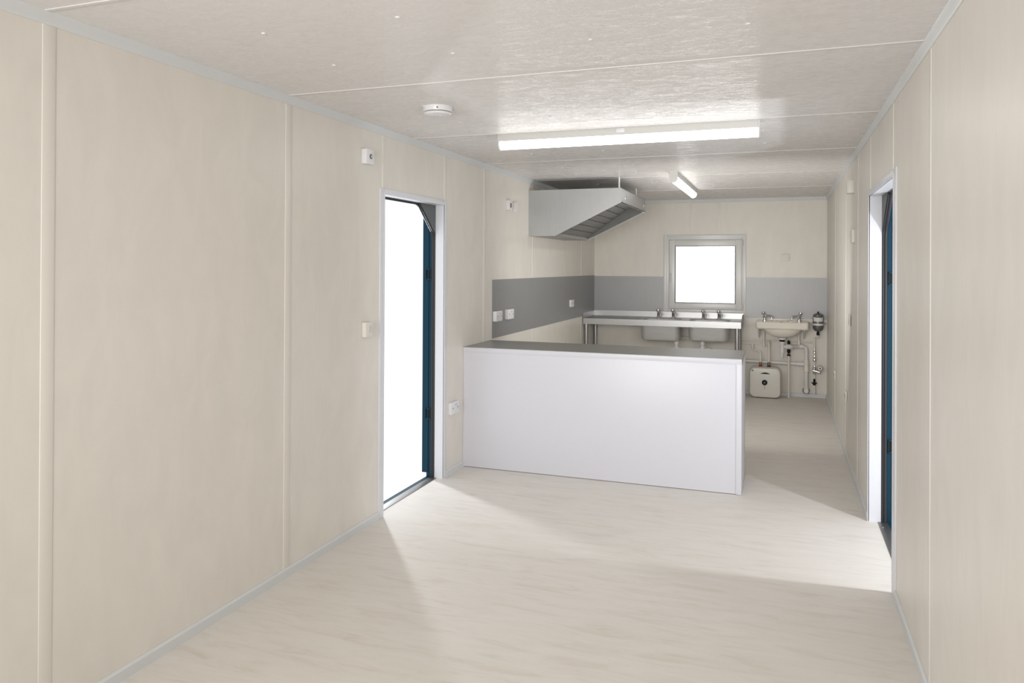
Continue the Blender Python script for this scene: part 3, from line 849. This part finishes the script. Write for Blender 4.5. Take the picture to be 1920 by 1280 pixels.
# ------------------------------------------------------------------ water heater
hx0, hx1, hy0, hy1, hz0, hz1 = 1.963, 2.318, 9.34, 9.60, 0.006, 0.362
t = thing('water_heater', 'squat off-white water heater with dark knob, standing on the floor under the washbasin', 'water heater', (2.14, 9.47, 0))
bm = new()
def hr(i, y, r): return [(x, y, z) for x, z in rrect(hx0 + i, hx1 - i, hz0 + i, hz1 - i, r, 8)]
loft(bm, [hr(0.030, hy0, 0.05), hr(0.010, hy0 + 0.006, 0.06), hr(0.0, hy0 + 0.03, 0.062), hr(0.0, hy0 + 0.10, 0.062)])
obj('front_cover', bm, M_HEATER, t)
bm = new(); loft(bm, [hr(0.006, hy0 + 0.10, 0.058), hr(0.006, hy1, 0.05)]); obj('tank_body', bm, M_HEATER, t)
bm = new(); prism(bm, [(2.085 + 0.118 * i / 10, 0.292 + 0.016 * math.sin(PI * i / 10)) for i in range(11)] + [(2.203 - 0.118 * i / 10, 0.292 - 0.001 * math.sin(PI * i / 10)) for i in range(1, 10)], 'y', hy0 - 0.003, hy0 + 0.002); obj('badge', bm, M_BLACK, t)
bm = new(); lathe(bm, (2.137, hy0, 0.190), [(0.031, 0.002), (0.031, -0.012), (0.026, -0.016)], (0, 1, 0)); k = obj('control_knob', bm, M_BLACK, t)
bm = new(); lathe(bm, (2.137, hy0, 0.190), [(0.014, -0.014), (0.013, -0.020)], (0, 1, 0)); obj('knob_cap', bm, M_GREY, k)
bm = new(); box(bm, 2.1355, 2.1385, hy0 - 0.002, hy0 + 0.001, 0.110, 0.152); obj('scale_mark', bm, M_GREY, t)
bm = new(); lathe(bm, (2.003, hy0 + 0.006, 0.326), [(0.009, 0.002), (0.009, -0.006)], (0, 1, 0)); obj('indicator_lamp', bm, M_GREY, t)
for x, m1, m2 in ((2.086, M_BRASS, M_RED), (2.182, M_BRASS, M_DBLUE)):
    bm = new(); lathe(bm, (x, 9.48, 0.355), [(0.019, 0), (0.019, 0.020)]); f = obj('inlet_ring', bm, m2, t)
    bm = new(); lathe(bm, (x, 9.48, 0.374), [(0.014, 0), (0.018, 0.008), (0.018, 0.034), (0.012, 0.040)]); obj('inlet_nut', bm, m1, f)
settle(t)

# ------------------------------------------------------------------ expansion vessel and valve set in the corner
vx, vy = 2.728, 9.515
t = thing('expansion_vessel', 'small grey expansion vessel with a white label, strapped to the wall in the right corner', 'expansion vessel', (vx, vy, 0.8))
bm = new(); lathe(bm, (vx, vy, 0.0), [(0.010, 0.795), (0.035, 0.805), (0.054, 0.825), (0.060, 0.850), (0.060, 0.895), (0.062, 0.905), (0.060, 0.915), (0.058, 0.975), (0.050, 0.997), (0.030, 1.008), (0.008, 1.012)], n=32); obj('tank', bm, M_TANK, t)
bm = new(); lathe(bm, (vx, vy, 0.872), [(0.063, 0), (0.063, 0.022)], n=32)
tube(bm, [(vx - 0.06, vy, 0.883), (vx - 0.095, 9.62, 0.89)], 0.006); tube(bm, [(vx + 0.06, vy, 0.883), (vx + 0.09, 9.62, 0.89)], 0.006); obj('strap', bm, M_WPIPE, t)
bm = new()
rings = []
for z in (0.918, 0.972):
    rings.append([(vx + 0.0625 * math.sin(a), vy - 0.0625 * math.cos(a), z) for a in [math.radians(-55 + 10 * i) for i in range(12)]])
loft(bm, rings, False, False, closed=False); lb = obj('label', bm, M_LABEL, t)
rings = []
bm = new()
for z in (0.966, 0.972):
    rings.append([(vx + 0.0630 * math.sin(a), vy - 0.0630 * math.cos(a), z) for a in [math.radians(-38 + 8 * i) for i in range(11)]])
loft(bm, rings, False, False, closed=False); obj('label_bar', bm, M_BLACK, lb)
bm = new(); lathe(bm, (vx, vy, 1.010), [(0.007, 0), (0.009, 0.006), (0.009, 0.018), (0.004, 0.024)]); obj('air_valve', bm, M_BLACK, t)
bm = new(); lathe(bm, (vx, vy, 0.797), [(0.014, 0), (0.012, -0.010), (0.017, -0.016), (0.017, -0.042), (0.010, -0.045)]); obj('connector', bm, M_BLACK, t)
settle(t)
t = thing('pressure_valve_set', 'vertical pipe with chrome fittings and a round pressure gauge in the back right corner', 'valve set', (2.69, 9.58, 0))
bm = new(); tube(bm, [(vx, vy, 0.757), (vx, vy + 0.01, 0.725), (2.692, 9.57, 0.720), (2.692, 9.575, 0.10), (2.70, 9.63, 0.085)], 0.0095, 0.03); obj('pipe', bm, M_PPIPE, t)
bm = new(); lathe(bm, (2.692, 9.573, 0.53), [(0.014, 0), (0.016, 0.02), (0.010, 0.03), (0.015, 0.04), (0.013, 0.05)]); lathe(bm, (2.692, 9.573, 0.435), [(0.017, 0), (0.019, 0.02), (0.015, 0.035), (0.018, 0.055), (0.015, 0.07)]); obj('strainer', bm, M_CHROME, t)
bm = new(); lathe(bm, (2.692, 9.573, 0.285), [(0.013, 0), (0.019, 0.01), (0.019, 0.03), (0.026, 0.04), (0.024, 0.065), (0.014, 0.08), (0.017, 0.09), (0.012, 0.105)]); tube(bm, [(2.675, 9.56, 0.330), (2.745, 9.545, 0.315)], 0.018); cyl(bm, (2.742, 9.55, 0.300), (2.755, 9.55, 0.34), 0.016); obj('reducing_valve', bm, M_CHROME, t)
bm = new(); lathe(bm, (2.752, 9.535, 0.365), [(0.031, 0.0), (0.032, -0.018), (0.026, -0.020)], (0, 1, 0)); g_ = obj('pressure_gauge', bm, M_TANK, t)
bm = new(); lathe(bm, (2.752, 9.517, 0.365), [(0.026, 0.0), (0.026, -0.004)], (0, 1, 0)); obj('dial', bm, M_LABEL, g_)
bm = new(); lathe(bm, (2.752, 9.513, 0.365), [(0.008, 0.0), (0.007, -0.003)], (0, 1, 0)); obj('needle_hub', bm, M_BLACK, g_)
bm = new(); lathe(bm, (2.692, 9.573, 0.155), [(0.014, 0), (0.020, 0.012), (0.012, 0.03), (0.014, 0.06), (0.008, 0.08)]); tube(bm, [(2.66, 9.55, 0.185), (2.72, 9.55, 0.185)], 0.007); obj('stop_valve', bm, M_BLACK, t)
bm = new(); lathe(bm, (2.692, 9.575, 0.055), [(0.014, 0), (0.016, 0.02), (0.014, 0.05)]); obj('foot_elbow', bm, M_WPIPE, t)
settle(t)

bpy.context.view_layer.update()
